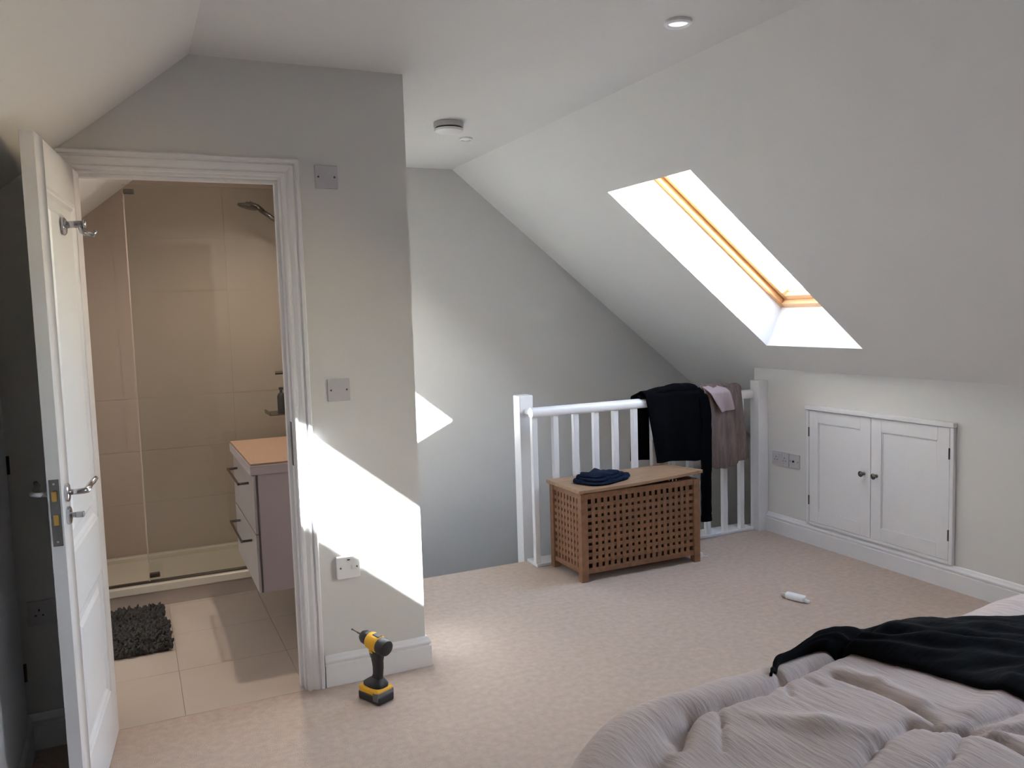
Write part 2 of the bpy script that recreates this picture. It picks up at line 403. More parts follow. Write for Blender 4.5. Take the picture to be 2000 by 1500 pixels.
# lever handles on both faces
def lever(side, zz=1.003, xx=DW - .060):
    y = DT if side > 0 else 0.0; s = side
    h = MB().lathe([(.026, 0), (.026, .006), (.023, .009), (.012, .010)], (xx, y, zz), (0, s, 0), 28).build('handle_rose', 'chrome', d, smooth='auto', xf=Mx)
    pts = [(xx, y + s * .006, zz), (xx, y + s * .030, zz), (xx - .004, y + s * .044, zz), (xx - .014, y + s * .051, zz), (xx - .04, y + s * .052, zz + .003), (xx - .075, y + s * .051, zz + .004), (xx - .102, y + s * .055, zz + .008), (xx - .116, y + s * .062, zz + .016)]
    MB().tube(pts, [.008, .008, .0085, .009, .0085, .008, .0085, .006], 12).build('lever', 'chrome', h, smooth=True, xf=Mx)
lever(1); lever(-1)
tr = MB().lathe([(.026, 0), (.026, .006), (.023, .009), (.010, .010)], (DW - .060, DT, .938), (0, 1, 0), 28).build('lock_rose', 'chrome', d, smooth='auto', xf=Mx)
b = MB(); b.cyl((DW - .060, DT + .008, .938), (DW - .060, DT + .022, .938), .008); b.box(DW - .068, DW - .052, DT + .02, DT + .042, .930, .946)
b.build('thumb_turn', 'chrome', tr, bevel=0.003, xf=Mx)
MB().lathe([(.026, 0), (.026, .006), (.023, .009), (.010, .010)], (DW - .060, 0, .938), (0, -1, 0), 28).build('lock_rose', 'chrome', d, smooth='auto', xf=Mx)
# robe hook high on the face
hx, hz = .37, 1.765
rh = tag(MB().lathe([(.027, 0), (.027, .005), (.022, .009)], (hx, DT, hz), (0, 1, 0), 28).build('robe_hook', 'chrome', d, smooth='auto', xf=Mx), 'chrome double robe hook')
b = MB(); b.tube([(hx, DT + .004, hz + .004), (hx, DT + .03, hz + .006), (hx, DT + .055, hz + .007)], .0105, 12)
b.tube([(hx, DT + .045, hz + .007), (hx - .0, DT + .050, hz - .016), (hx, DT + .062, hz - .024)], .007, 10)
b.lathe([(.005, 0), (.015, .002), (.015, .006), (.008, .009)], (hx, DT + .055, hz + .007), (0, 1, 0), 18)
b.tube([(hx, DT + .052, hz - .018), (hx, DT + .082, hz - .026), (hx, DT + .088, hz - .012)], .0065, 10)
b.build('hook_arm', 'chrome', rh, smooth=True, xf=Mx)
for zz in (.23, 1.0, 1.76):
    h = MB().cyl((-.001, -.004, zz - .045), (-.001, -.004, zz + .045), .006, 10).build('hinge', 'chrome', d, smooth='auto', xf=Mx)

# low access door on the left wall, almost hidden behind the open door
dd = thing('door_2', 'shaded access door on the left wall behind the open door', 'door', (XW, 2.6, 0), kind='structure')
MB().box(XW, XW + .018, 2.30, 3.12, .13, 1.32).build('leaf', 'gloss', dd, bevel=0.002)
for zz in (.32, 1.02): MB().cyl((XW + .022, 3.125, zz - .03), (XW + .022, 3.125, zz + .03), .005, 8).build('hinge', 'chrome_dark', dd)

# ------------------------------------------------------------------ wall plates on the partition
def plate_y(name, x0, x1, z0, z1, label, cat, group=None, t=.008, matl='plastic'):
    w = thing(name, label, cat, ((x0 + x1) / 2, YD, (z0 + z1) / 2), group)
    MB().box(x0, x1, YD - t, YD - .0001, z0, z1).build('plate', matl, w, bevel=0.002)
    zc = (z0 + z1) / 2
    for xx in (x0 + .013, x1 - .013):
        MB().lathe([(.004, 0), (.0035, .0012)], (xx, YD - t, zc), (0, -1, 0), 10).build('screw', 'screw', w)
    return w
w = plate_y('blanking_plate', .688, .776, 1.960, 2.047, 'square pale plastic blanking plate high beside the door head', 'wall plate')
MB().box(.700, .762, YD - .0095, YD - .008, 2.012, 2.018).build('ridge', 'plastic', w)
plate_y('blanking_plate', .697, .785, 1.139, 1.227, 'square pale plastic blanking plate at shoulder height above the sunlit patch', 'wall plate')
w = plate_y('switched_outlet', .697, .788, .430, .518, 'small white switched outlet on the wall above the cordless drill', 'outlet', t=.022, matl='plastic_bright')
MB().box(.752, .772, YD - .026, YD - .022, .466, .484).build('switch', 'plastic_bright', w, bevel=0.0015)
MB().box(.738, .748, YD - .0235, YD - .022, .503, .507).build('indicator', 'slot', w)
def socket_face(w, cx, cz, face, tt, double=True):
    # three pin openings + rocker; face(a, z, t) -> world
    def blk(name, a0, a1, z0, z1, t0, t1, m):
        b = MB(); ps = [face(a, z, t) for a in (a0, a1) for z in (z0, z1) for t in (t0, t1)]
        vs = [b.bm.verts.new(p) for p in ps]
        for f in ((0, 1, 3, 2), (4, 6, 7, 5), (0, 4, 5, 1), (2, 3, 7, 6), (0, 2, 6, 4), (1, 5, 7, 3)): b.bm.faces.new([vs[i] for i in f])
        return b.build(name, m, w)
    for off in ((-.037, .037) if double else (0,)):
        blk('pin_slot', cx + off - .002, cx + off + .002, cz + .006, cz + .014, tt - .001, tt + .0008, M['slot'])
        blk('pin_slot', cx + off - .0145, cx + off - .008, cz - .010, cz - .006, tt - .001, tt + .0008, M['slot'])
        blk('pin_slot', cx + off + .008, cx + off + .0145, cz - .010, cz - .006, tt - .001, tt + .0008, M['slot'])
    for off in ((-.012, .012) if double else ()):
        blk('switch', cx + off - .006, cx + off + .006, cz + .018, cz + .034, tt, tt + .003, M['plastic'])
w = thing('double_socket', 'double wall socket in deep shade low behind the open door', 'socket', (-.30, YD, .48))
MB().box(-.372, -.226, YD - .009, YD - .0001, .437, .523).build('plate', 'plastic', w, bevel=0.002)
socket_face(w, -.299, .48, lambda a, z, t: Vector((a, YD - t, z)), .009)
# knee wall double socket and aerial plate
w = thing('double_socket', 'double wall socket on the knee wall beside the balustrade newel', 'socket', (XK, 4.04, .487))
MB().box(XK - .009, XK - .0001, 3.968, 4.114, .444, .530).build('plate', 'plastic', w, bevel=0.002)
socket_face(w, 4.041, .487, lambda a, z, t: Vector((XK - t, a, z)), .009)
w = thing('aerial_outlet', 'small square aerial outlet between double socket and eaves cupboard', 'outlet', (XK, 3.92, .487))
MB().box(XK - .009, XK - .0001, 3.877, 3.963, .444, .530).build('plate', 'plastic', w, bevel=0.002)
MB().lathe([(.007, 0), (.007, .006), (.004, .006), (.004, .002)], (XK - .009, 3.925, .487), (-1, 0, 0), 14).build('connector', 'slot', w)
for yy in (3.889, 3.951):
    MB().lathe([(.0035, 0), (.003, .001)], (XK - .009, yy, .487), (-1, 0, 0), 10).build('screw', 'screw', w)

# ------------------------------------------------------------------ eaves cupboard
ec = thing('eaves_cupboard', 'low white double door eaves cupboard set in the knee wall', 'cupboard', (XK, 3.31, .13))
Y0, Y1, Z0, Z1 = 2.812, 3.806, .126, .848
X = XK - .0005
def fr(name, y0, y1, z0, z1, t=.022):
    return MB().box(X - t, X, y0, y1, z0, z1).build(name, 'gloss', ec, bevel=0.004, seg=3)
fr('frame_head', Y0 - .004, Y1 + .004, Z1 - .022, Z1 + .004, .03)
fr('frame_side', Y0, Y0 + .022, Z0, Z1 - .022)
fr('frame_side', Y1 - .022, Y1, Z0, Z1 - .022)
fr('frame_sill', Y0 + .022, Y1 - .022, Z0, Z0 + .018, .02)
ym = 3.324
def cdoor(ya, yb, knob_y, hinge_y, pl):
    za, zb = Z0 + .020, Z1 - .025
    b = MB(); st = .07
    x1, x0, xp = X - .001, X - .019, X - .012
    for (p, q, r, s_) in ((ya, ya + st, za, zb), (yb - st, yb, za, zb), (ya + st, yb - st, za, za + st), (ya + st, yb - st, zb - st, zb)):
        b.box(x0, x1, p, q, r, s_)
    dr = b.build('door', 'gloss', ec, bevel=0.001, seg=1)
    MB().box(xp, x1, ya + st, yb - st, za + st, zb - st).build('panel', 'gloss', dr)
    b = MB()
    for (p, q, r, s_) in ((ya + st, ya + st + .006, za + st, zb - st), (yb - st - .006, yb - st, za + st, zb - st), (ya + st + .006, yb - st - .006, za + st, za + st + .006), (ya + st + .006, yb - st - .006, zb - st - .006, zb - st)):
        b.box(xp - .004, xp, p, q, r, s_)
    b.build('bead', 'gloss', dr, bevel=0.002)
    kn = MB().lathe([(.010, 0), (.010, .003), (.006, .006), (.006, .014), (.012, .019), (.0165, .025), (.0165, .029), (.011, .034), (.003, .0355)], (x0, knob_y, .505), (-1, 0, 0), 24).build('knob', 'chrome_dark', dr, smooth='auto')
    for zz in (za + .13, zb - .13):
        MB().cyl((x0 - .003, hinge_y, zz - .028), (x0 - .003, hinge_y, zz + .028), .0045, 10).build('hinge', 'screw', dr)
cdoor(Y0 + .024, ym - .0015, ym - .042, Y0 + .023, None)
cdoor(ym + .0015, Y1 - .024, ym + .045, Y1 - .023, None)

# ------------------------------------------------------------------ balustrade
bl = thing('balustrade', 'white painted stair balustrade with clothes hung on its rail', 'balustrade', (2.9, 4.26, 0))
n1 = MB().box(2.035, 2.122, 4.338, 4.425, -.30, .980)
n1.build('newel', 'gloss', bl, bevel=0.004)
MB().box(3.640, 3.718, 4.158, 4.240, 0.0, .980).build('newel', 'gloss', bl, bevel=0.004)
hp = [(4.206, .868), (4.200, .880), (4.200, .900), (4.210, .914), (4.228, .921), (4.246, .919), (4.262, .908), (4.266, .890), (4.262, .872), (4.254, .865), (4.214, .865)]
MB().prism(hp, lambda p: Vector((2.052, p[0], p[1])), lambda p: Vector((3.640, p[0], p[1]))).build('handrail', 'gloss', bl, bevel=0.002)
MB().box(2.060, 2.105, 4.255, 4.338, .874, .902).build('rail_bracket', 'gloss', bl, bevel=0.004)
MB().box(2.055, 3.640, 4.205, 4.338, 0.0, .018).build('base_rail', 'gloss', bl, bevel=0.003)
bal0 = None
for k in range(12):
    x = 2.0525 + k * .1348
    if bal0 is None:
        bal0 = MB().box(x, x + .033, 4.213, 4.246, .018, .868).build('baluster', 'gloss', bl, bevel=0.003)
    else: copy_part(bal0, 'baluster', bl, (k * .1348, 0, 0))

# ------------------------------------------------------------------ slatted storage chest
CX0, CX1, CY0, CY1, CZ = 2.140, 2.920, 3.828, 4.195, .485
ch = thing('storage_chest', 'brown slatted wooden storage chest with a warped lid by the balustrade', 'chest', ((CX0 + CX1) / 2, (CY0 + CY1) / 2, 0))
LG = .042
leg0 = MB().box(CX0, CX0 + LG, CY0, CY0 + LG, 0, CZ).build('leg', 'chest', ch, bevel=0.003)
for dx, dy in ((CX1 - CX0 - LG, 0), (0, CY1 - CY0 - LG), (CX1 - CX0 - LG, CY1 - CY0 - LG)): copy_part(leg0, 'leg', ch, (dx, dy, 0))
zr0, zr1 = .058, .455
for y0 in (CY0 + .006, CY1 - .026):
    MB().box(CX0 + LG, CX1 - LG, y0, y0 + .02, .042, .070).build('bottom_rail', 'chest', ch, bevel=0.002)
    MB().box(CX0 + LG, CX1 - LG, y0, y0 + .02, .452, CZ).build('top_rail', 'chest', ch, bevel=0.002)
for x0 in (CX0 + .006, CX1 - .026):
    MB().box(x0, x0 + .02, CY0 + LG, CY1 - LG, .042, .070).build('bottom_rail', 'chest', ch, bevel=0.002)
    MB().box(x0, x0 + .02, CY0 + LG, CY1 - LG, .452, CZ).build('top_rail', 'chest', ch, bevel=0.002)
NVX, NVY, NH = 18, 8, 10
sw = .0218
px_ = (CX1 - CX0 - 2 * LG) / NVX; py_ = (CY1 - CY0 - 2 * LG) / NVY; pz_ = (.452 - .070) / NH
def slat(proto, name, build, dl):
    return build() if proto is None else copy_part(proto, name, ch, dl)
v0 = h0 = None
for yy in (CY0 + .009, CY1 - .021):
    for i in range(1, NVX):
        x = CX0 + LG + i * px_
        if v0 is None: v0 = MB().box(x - sw / 2, x + sw / 2, yy, yy + .006, .068, .454).build('slat', 'chest', ch); vx, vy = x, yy
        else: copy_part(v0, 'slat', ch, (x - vx, yy - vy, 0))
    for j in range(1, NH):
        z = .070 + j * pz_
        if h0 is None: h0 = MB().box(CX0 + LG, CX1 - LG, yy + .0010, yy + .0052, z - sw / 2, z + sw / 2).build('slat', 'chest', ch); hz_, hy = z, yy
        else: copy_part(h0, 'slat', ch, (0, yy - hy, z - hz_))
v1 = h1 = None
for xx in (CX0 + .009, CX1 - .021):
    for i in range(1, NVY):
        y = CY0 + LG + i * py_
        if v1 is None: v1 = MB().box(xx, xx + .006, y - .0107, y + .0107, .068, .454).build('slat', 'chest', ch); wy, wx = y, xx
        else: copy_part(v1, 'slat', ch, (xx - wx, y - wy, 0))
    for j in range(1, NH):
        z = .070 + j * pz_
        if h1 is None: h1 = MB().box(xx + .0010, xx + .0052, CY0 + LG, CY1 - LG, z - sw / 2, z + sw / 2).build('slat', 'chest', ch); gz, gx = z, xx
        else: copy_part(h1, 'slat', ch, (xx - gx, 0, z - gz))
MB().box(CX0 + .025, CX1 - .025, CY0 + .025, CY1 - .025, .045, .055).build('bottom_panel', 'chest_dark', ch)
# added dark block stands in for the shade inside, so the holes read dark
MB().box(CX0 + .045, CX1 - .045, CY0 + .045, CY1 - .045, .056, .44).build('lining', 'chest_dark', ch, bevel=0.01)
LX0, LX1, LY0, LY1 = CX0 - .012, CX1 + .016, CY0 - .006, CY1 + .012
lid = None
def lidz(x, y):
    u = (x - LX0) / (LX1 - LX0); v = (y - LY0) / (LY1 - LY0)
    return .487 + .030 * u ** 2.2 * (1 - .8 * v) + .002 * (1 - v)
NB = 9
lid = MB()
bw = (LY1 - LY0) / NB
for k in range(NB):
    y0 = LY0 + k * bw + .0012; y1 = LY0 + (k + 1) * bw - .0012
    b = MB(); rr = []
    for i in range(13):
        x = LX0 + .030 + (LX1 - LX0 - .06) * i / 12
        rr.append([Vector((x, y0, lidz(x, y0))), Vector((x, y1, lidz(x, y1))), Vector((x, y1, lidz(x, y1) + .017)), Vector((x, y0, lidz(x, y0) + .017))])
    b.rings(rr); b.build('lid_board', 'chest_top', ch, bevel=0.0015)
for (xa, xb) in ((LX0, LX0 + .029), (LX1 - .029, LX1)):
    b = MB(); rr = []
    for i in range(9):
        y = LY0 + (LY1 - LY0) * i / 8
        rr.append([Vector((xa, y, lidz(xa, y) - .001)), Vector((xa, y, lidz(xa, y) + .018)), Vector((xb, y, lidz(xb, y) + .018)), Vector((xb, y, lidz(xb, y) - .001))])
    b.rings(rr); b.build('lid_end', 'chest_top', ch, bevel=0.0015)

# folded navy garment on the lid
def fold_fn(cx, cy, rx, ry, rot, layers):
    b = MB()
    for l in range(layers):
        kx = 1 - .17 * l; zz = 0.5075 + l * .015
        n = 40; rr = []
        for (sc, hh) in ((.94, 0), (1.0, .004), (1.01, .009), (.98, .014), (.90, .0175), (.6, .020), (.3, .021), (.02, .021)):
            ring = []
            for k in range(n):
                a = 2 * PI * k / n
                c_, s_ = math.cos(a), math.sin(a)
                px = math.copysign(abs(c_) ** .55, c_) * rx * sc * kx; py = math.copysign(abs(s_) ** .55, s_) * ry * sc * kx
                nz = noise.noise(Vector((px * 16 + l * 3, py * 16, l)))
                px *= 1 + .10 * nz; py *= 1 + .10 * nz
                x = cx + px * math.cos(rot) - py * math.sin(rot) - .006 * l; y = cy + px * math.sin(rot) + py * math.cos(rot)
                ring.append(Vector((x, y, lidz(x, y) + .0195 + l * .015 + hh + (.016 * nz if hh > .01 else 0))))
            rr.append(ring)
        b.rings(rr)
    return b
tag(fold_fn(2.375, 4.00, .165, .115, .35, 3).build('folded_jeans', 'navy', smooth=True), 'folded dark navy jeans lying on the chest lid', 'clothes')

# ------------------------------------------------------------------ clothes over the rail
def drape(name, matl, label, xl, xr, zf, zb, yf, yb, top, amp, freq, seed, nu=60, nv=70, thick=.006, parent=None, cat='clothes'):
    """sheet hung over the handrail: v 0..1 front hem -> over the top -> back hem"""
    yt = (yf + yb) / 2
    def fn(u, v):
        # piecewise path
        L1 = top - zf(u); L3 = top - zb(u); arc = PI * (yb - yf) / 2; T = L1 + arc + L3
        s_ = v * T
        r = (yb - yf) / 2
        if s_ < L1: y, z, hang = yf, zf(u) + s_, 1 - s_ / L1
        elif s_ < L1 + arc:
            a = (s_ - L1) / r; y, z, hang = yt - r * math.cos(a), top + r * .75 * math.sin(a), 0
        else: y, z, hang = yb, top - (s_ - L1 - arc), (s_ - L1 - arc) / max(L3, .01)
        zz = z
        x = xl(zz, v) + (xr(zz, v) - xl(zz, v)) * u
        w = math.sin(u * freq + seed + .6 * math.sin(z * 7)) + .5 * noise.noise(Vector((x * 14, z * 5, seed)))
        side = -1 if v < .5 else 1
        y += side * amp * w * (.35 + .65 * hang) * .5 + side * amp * .5 * hang
        z += .012 * noise.noise(Vector((x * 11, v * 3, seed + 5))) * (1 - hang) + .010 * noise.noise(Vector((x * 9, seed, 0))) * hang
        return (x, y, z)
    b = MB(); b.grid(nu, nv, fn)
    o = b.build(name, matl, parent, smooth=True, solid=thick, sub=1)
    if label: tag(o, label, cat)
    return o
lerp = lambda a, c, t: a + (c - a) * max(0, min(1, t))
# black sweater
bk = drape('black_sweater', 'black_cloth', 'black sweater draped over the white handrail above the chest',
      lambda z, v: (2.755 if v > .55 else lerp(2.86, 2.80, (z - .55) / .38)), lambda z, v: 3.235,
      lambda u: .528 - .02 * u, lambda u: .53, 4.186, 4.276, .922, .022, 9, 1.3, thick=.010)
# its bunched top and the hanging sleeve are parts
def lump(pts, rad, nse=.35, n=18, flat=1.0):
    b = MB(); pts = [Vector(p) for p in pts]
    # resample
    P = []; Rr = []
    for i in range(len(pts) - 1):
        for k in range(8):
            t = k / 8; P.append(pts[i].lerp(pts[i + 1], t)); Rr.append(rad[i] + (rad[i + 1] - rad[i]) * t)
    P.append(pts[-1]); Rr.append(rad[-1])
    rsn = []; tt = None
    for i, p in enumerate(P):
        dv = (P[min(i + 1, len(P) - 1)] - P[max(i - 1, 0)]).normalized()
        if tt is None:
            tt = Vector((0, 1, 0)); tt = (tt - dv * tt.dot(dv)).normalized()
        else: tt = (tt - dv * tt.dot(dv)).normalized()
        bb = dv.cross(tt)
        ring = []
        for k in range(n):
            a = 2 * PI * k / n; q = tt * math.cos(a) * flat + bb * math.sin(a)
            rr = Rr[i] * (1 + nse * noise.noise(p * 16 + q * 1.6))
            ring.append(p + q * rr)
        rsn.append(ring)
    b.rings(rsn); return b
lump([(2.78, 4.232, .925), (2.86, 4.232, .942), (2.96, 4.235, .956), (3.08, 4.237, .963), (3.17, 4.235, .954), (3.225, 4.230, .925)],
     [.014, .026, .032, .036, .034, .022], flat=1.4).build('collar', 'black_cloth', bk, smooth=True, sub=1)
lump([(3.195, 4.215, .955), (3.222, 4.175, .90), (3.232, 4.166, .78), (3.226, 4.160, .60), (3.219, 4.155, .42), (3.214, 4.152, .25), (3.214, 4.150, .165)],
     [.030, .034, .036, .038, .037, .036, .036], nse=.2, flat=.45).build('sleeve', 'black_cloth', bk, smooth=True, sub=1)
lump([(3.214, 4.150, .168), (3.214, 4.150, .128)], [.040, .041], nse=.05, flat=.5).build('cuff', 'black_cloth', bk, smooth=True)
# taupe crinkled trousers behind it
br = drape('taupe_trousers', 'brown', 'crinkled taupe trousers hung on the rail right of the black sweater',
      lambda z, v: 3.225 + .03 * (1 - z), lambda z, v: lerp(3.572, 3.515, (z - .46) / .46),
      lambda u: .475 - .03 * math.sin(u * PI) * (1 - u) * 2 + .012 * u, lambda u: .60, 4.172, 4.290, .926, .024, 26, 4.0, thick=.007)
lump([(3.20, 4.235, .945), (3.30, 4.23, .958), (3.40, 4.225, .955), (3.48, 4.23, .942), (3.515, 4.235, .925)], [.022, .028, .028, .022, .012], flat=1.4).build('waistband', 'brown', br, smooth=True, sub=1)
b = MB()
FL = [(3.225, .966), (3.245, .930), (3.290, .860), (3.345, .800)]
FR = [(3.330, .970), (3.385, .950), (3.412, .890), (3.447, .812)]
def flap(u, v):
    t = v * 3; i = min(int(t), 2); f = t - i
    l = [FL[i][k] + (FL[i + 1][k] - FL[i][k]) * f for k in (0, 1)]; q = [FR[i][k] + (FR[i + 1][k] - FR[i][k]) * f for k in (0, 1)]
    x = l[0] + (q[0] - l[0]) * u; z = l[1] + (q[1] - l[1]) * u
    y = 4.160 - .016 * math.sin(PI * v) - .008 * math.sin(u * 7 + v * 2) + (.045 if z > .93 else 0) * ((z - .93) / .04)
    return (x, y, z)
b.grid(20, 24, flap)
tag(b.build('turned_back_leg', 'brown_light', br, smooth=True, solid=.006, sub=1), 'paler turned back fold')

# ------------------------------------------------------------------ ceiling fittings
sm = thing('smoke_alarm', 'round white smoke alarm on the ceiling above the landing', 'smoke alarm', (1.52, 3.975, ZC))
o = (1.52, 3.975, ZC)
MB().lathe([(.072, 0), (.075, .004), (.075, .024), (.071, .026)], o, (0, 0, -1), 36).build('base', 'plastic', sm, smooth='auto')
MB().lathe([(.066, .025), (.066, .034)], o, (0, 0, -1), 36).build('vent', 'slot', sm, smooth='auto')
MB().lathe([(.070, .033), (.072, .036), (.069, .044), (.056, .051), (.001, .054)], o, (0, 0, -1), 36).build('cover', 'plastic_bright', sm, smooth='auto')
MB().lathe([(.007, 0), (.007, .003)], (1.487, 3.945, ZC - .048), (0, 0, -1), 12).build('test_button', 'slot', sm)
def downlight(x, y, r, label, lit=None, grp=None):
    w = thing('downlight', label, 'downlight', (x, y, ZC), grp)
    MB().lathe([(r, 0), (r, .008), (r - .006, .013), (r * .78, .013), (r * .72, .007)], (x, y, ZC - .0005), (0, 0, -1), 36).build('bezel', 'plastic_bright', w, smooth='auto')
    MB().lathe([(r * .74, .006), (r * .4, .011), (.001, .012)], (x, y, ZC - .0005), (0, 0, -1), 30).build('lens', lit or M['plastic_bright'], w, smooth=True)
downlight(1.735, 2.365, .047, 'round white downlight near the top of the picture', lit=emit_mat('room_lamp_lens', (0.95, 0.96, 1.0, 1), 0.35))
downlight(1.742, 4.300, .036, 'small round ceiling fitting just beyond the smoke alarm')

# ------------------------------------------------------------------ bathroom
XB = XP - .1
# tiled back wall and right wall, large format
wt = thing('wall_tiling', 'large beige wall tiles around the shower', 'tiling', (.4, YB, 0), kind='structure')
TW, TH = .60, .305
MB().box(XW, XB, YB - .006, YB - .0004, .1, ZC - .002).build('grout_bed', 'grout', wt)
MB().box(XB - .006, XB - .0004, 4.58, YB - .01, .1, ZC - .002).build('grout_bed', 'grout', wt)
for j in range(8):
    for i in range(3):
        x0 = XW + .0 + i * TW - .24; x1 = min(x0 + TW - .001, XB); x0 = max(x0, XW)
        z0 = .12 + j * TH; z1 = min(z0 + TH - .001, ZC - .001)
        if x1 - x0 < .03 or z1 - z0 < .01: continue
        o = MB(); o.box(x0, x1, YB - .010, YB - .0005, z0, z1)
        o.build('tile', 'tile_wall', wt)
for j in range(8):
    for i in range(2):
        y0 = 4.58 + i * TW; y1 = min(y0 + TW - .001, YB - .011); z0 = .12 + j * TH; z1 = min(z0 + TH - .001, ZC - .001)
        if y1 - y0 < .03: continue
        MB().box(XB - .010, XB - .0005, y0, y1, z0, z1).build('tile', 'tile_wall', wt)
# shower tray on tiled plinth
tr = thing('shower_tray', 'low cream shower tray on a tiled step', 'shower tray', (.3, 4.9, 0))
MB().box(XW, XB - .011, 4.622, YB - .011, -.007, .075).build('plinth', 'tile_wall', tr, bevel=0.002)
b = MB(); b.box(XW, XB - .012, 4.612, 4.690, .0755, .118); b.box(XW, XB - .012, YB - .055, YB - .012, .0755, .125); b.box(XW, XB - .012, 4.690, YB - .055, .0755, .098)
b.build('tray', 'ceramic', tr, bevel=0.006, seg=3)
MB().lathe([(.045, 0), (.045, .003), (.038, .005), (.001, .006)], (.62, 4.95, .098), (0, 0, 1), 24).build('waste_cover', 'chrome', tr, smooth='auto')
# glass screen
gs = thing('shower_screen', 'tall clear glass shower screen in a slim chrome channel', 'shower screen', (.5, 4.65, .118))
MB().box(.030, XB - .013, 4.645, 4.653, .124, 2.16).build('pane', 'shower_glass', gs)
MB().box(XW, XB - .012, 4.638, 4.662, .1185, .130).build('channel', 'chrome_dark', gs, bevel=0.001)
MB().box(.024, .030, 4.643, 4.655, .130, 2.16).build('edge_seal', 'tile_wall', gs)
for zz in (2.125, .158):
    MB().box(.028, .078, 4.638, 4.660, zz - .012, zz + .012).build('clamp', 'chrome_dark', gs, bevel=0.003)
# hand shower on a wall arm
sh = thing('hand_shower', 'chrome hand shower held on the right wall behind the glass', 'shower head', (XB - .011, 4.95, 1.95))
MB().tube([(XB - .011, 4.95, 1.95), (.90, 4.95, 1.985), (.80, 4.95, 2.040), (.735, 4.95, 2.085)], [.011, .012, .012, .013], 12).build('arm', 'chrome_dark', sh, smooth=True)
MB().lathe([(.013, -.02), (.020, -.012), (.055, 0), (.057, .008), (.050, .013), (.001, .013)], (.665, 4.95, 2.108), (-.25, 0, -.97), 28).build('spray_head', 'chrome_dark', sh, smooth='auto')
MB().tube([(.745, 4.95, 2.080), (.715, 4.95, 2.105), (.672, 4.95, 2.118)], [.014, .015, .017], 12).build('neck', 'chrome_dark', sh, smooth=True)
sv = thing('shower_valve', 'chrome shower valve with cross handle on the right wall', 'shower valve', (XB - .011, 4.95, 1.15))
MB().lathe([(.040, 0), (.040, .006), (.020, .010), (.020, .075), (.026, .078), (.026, .105), (.018, .110)], (XB - .011, 4.95, 1.155), (-1, 0, 0), 24).build('valve_body', 'chrome_dark', sv, smooth='auto')
b = MB(); b.cyl((XB - .118, 4.905, 1.155), (XB - .118, 4.995, 1.155), .007); b.cyl((XB - .118, 4.95, 1.11), (XB - .118, 4.95, 1.20), .007); b.cyl((XB - .12, 4.95, 1.155), (.765, 4.95, 1.155), .010)
b.build('cross_handle', 'chrome_dark', sv, smooth='auto')
sb = thing('shower_shelf', 'narrow dark metal shelf on the wall behind the shower glass', 'shelf', (XB - .011, 4.95, .92))
MB().box(.715, XB - .011, 4.86, 5.06, .917, .924).build('tray_plate', 'chrome_dark', sb, bevel=0.001)
MB().box(.710, .715, 4.86, 5.06, .917, .938).build('lip', 'chrome_dark', sb)
bo = MB().lathe([(.022, 0), (.024, .004), (.024, .10), (.016, .115), (.008, .12), (.008, .135), (.013, .136), (.013, .15), (.001, .151)], (.785, 4.90, .9245), (0, 0, 1), 20)
tag(bo.build('shampoo_bottle', 'tool_black', smooth='auto'), 'slim black bottle standing on the shower shelf', 'bottle')
# vanity
VX0, VX1, VY0, VY1, VZ0, VZ1 = .452, XB, 3.685, 4.435, .278, .800
v = thing('vanity_unit', 'wall hung vanity unit with oak coloured top and bar handles', 'vanity unit', ((VX0 + VX1) / 2, VY0, VZ0))
MB().box(VX0 + .020, VX1 - .001, VY0, VY1, VZ0, VZ1).build('body', 'vanity_side', v, bevel=0.001)
tag(MB().box(VX0 + .012, VX0 + .0195, VY0 + .001, VY1 - .001, VZ0 + .002, VZ1).build('shadow_trim', 'screw', v), 'dark recessed edge trim')
tag(MB().box(VX0 - .012, VX1 - .001, VY0 - .012, VY1 + .012, .8005, .843).build('basin_slab', 'vanity_side', v, bevel=0.004), 'pale slab edge')
tag(MB().box(VX0 - .008, VX1 - .001, VY0 - .008, VY1 + .008, .8435, .852).build('worktop', 'oak', v, bevel=0.002), 'oak coloured top')
for (za, zb) in ((VZ0 + .004, .535), (.541, .796)):
    dr = MB().box(VX0, VX0 + .0115, VY0 + .002, VY1 - .002, za, zb).build('drawer', 'vanity', v, bevel=0.001)
    zz = zb - .055; b = MB()
    ya, yb = VY0 + .15, VY1 - .18
    b.tube([(VX0, ya, zz), (VX0 - .045, ya, zz)], .006, 8); b.tube([(VX0, yb, zz), (VX0 - .045, yb, zz)], .006, 8); b.tube([(VX0 - .045, ya - .006, zz), (VX0 - .045, yb + .006, zz)], .006, 8)
    b.build('bar_handle', 'chrome_dark', dr, smooth='auto')
# warm ceiling spot over the vanity (outside the doorway's view)
EM = emit_mat('lamp_lens', (1.0, 0.78, 0.52, 1), 6.0)
downlight(.66, 4.12, .046, 'lit warm downlight in the bathroom ceiling', lit=EM)
ld = bpy.data.lights.new('bathroom_lamp', 'SPOT'); lo = bpy.data.objects.new('bathroom_lamp', ld); C.objects.link(lo)
lo.location = (.66, 4.12, ZC - .02); ld.energy = 32; ld.color = (1.0, 0.86, 0.72); ld.shadow_soft_size = .03
ld.spot_size = math.radians(150); ld.spot_blend = .6
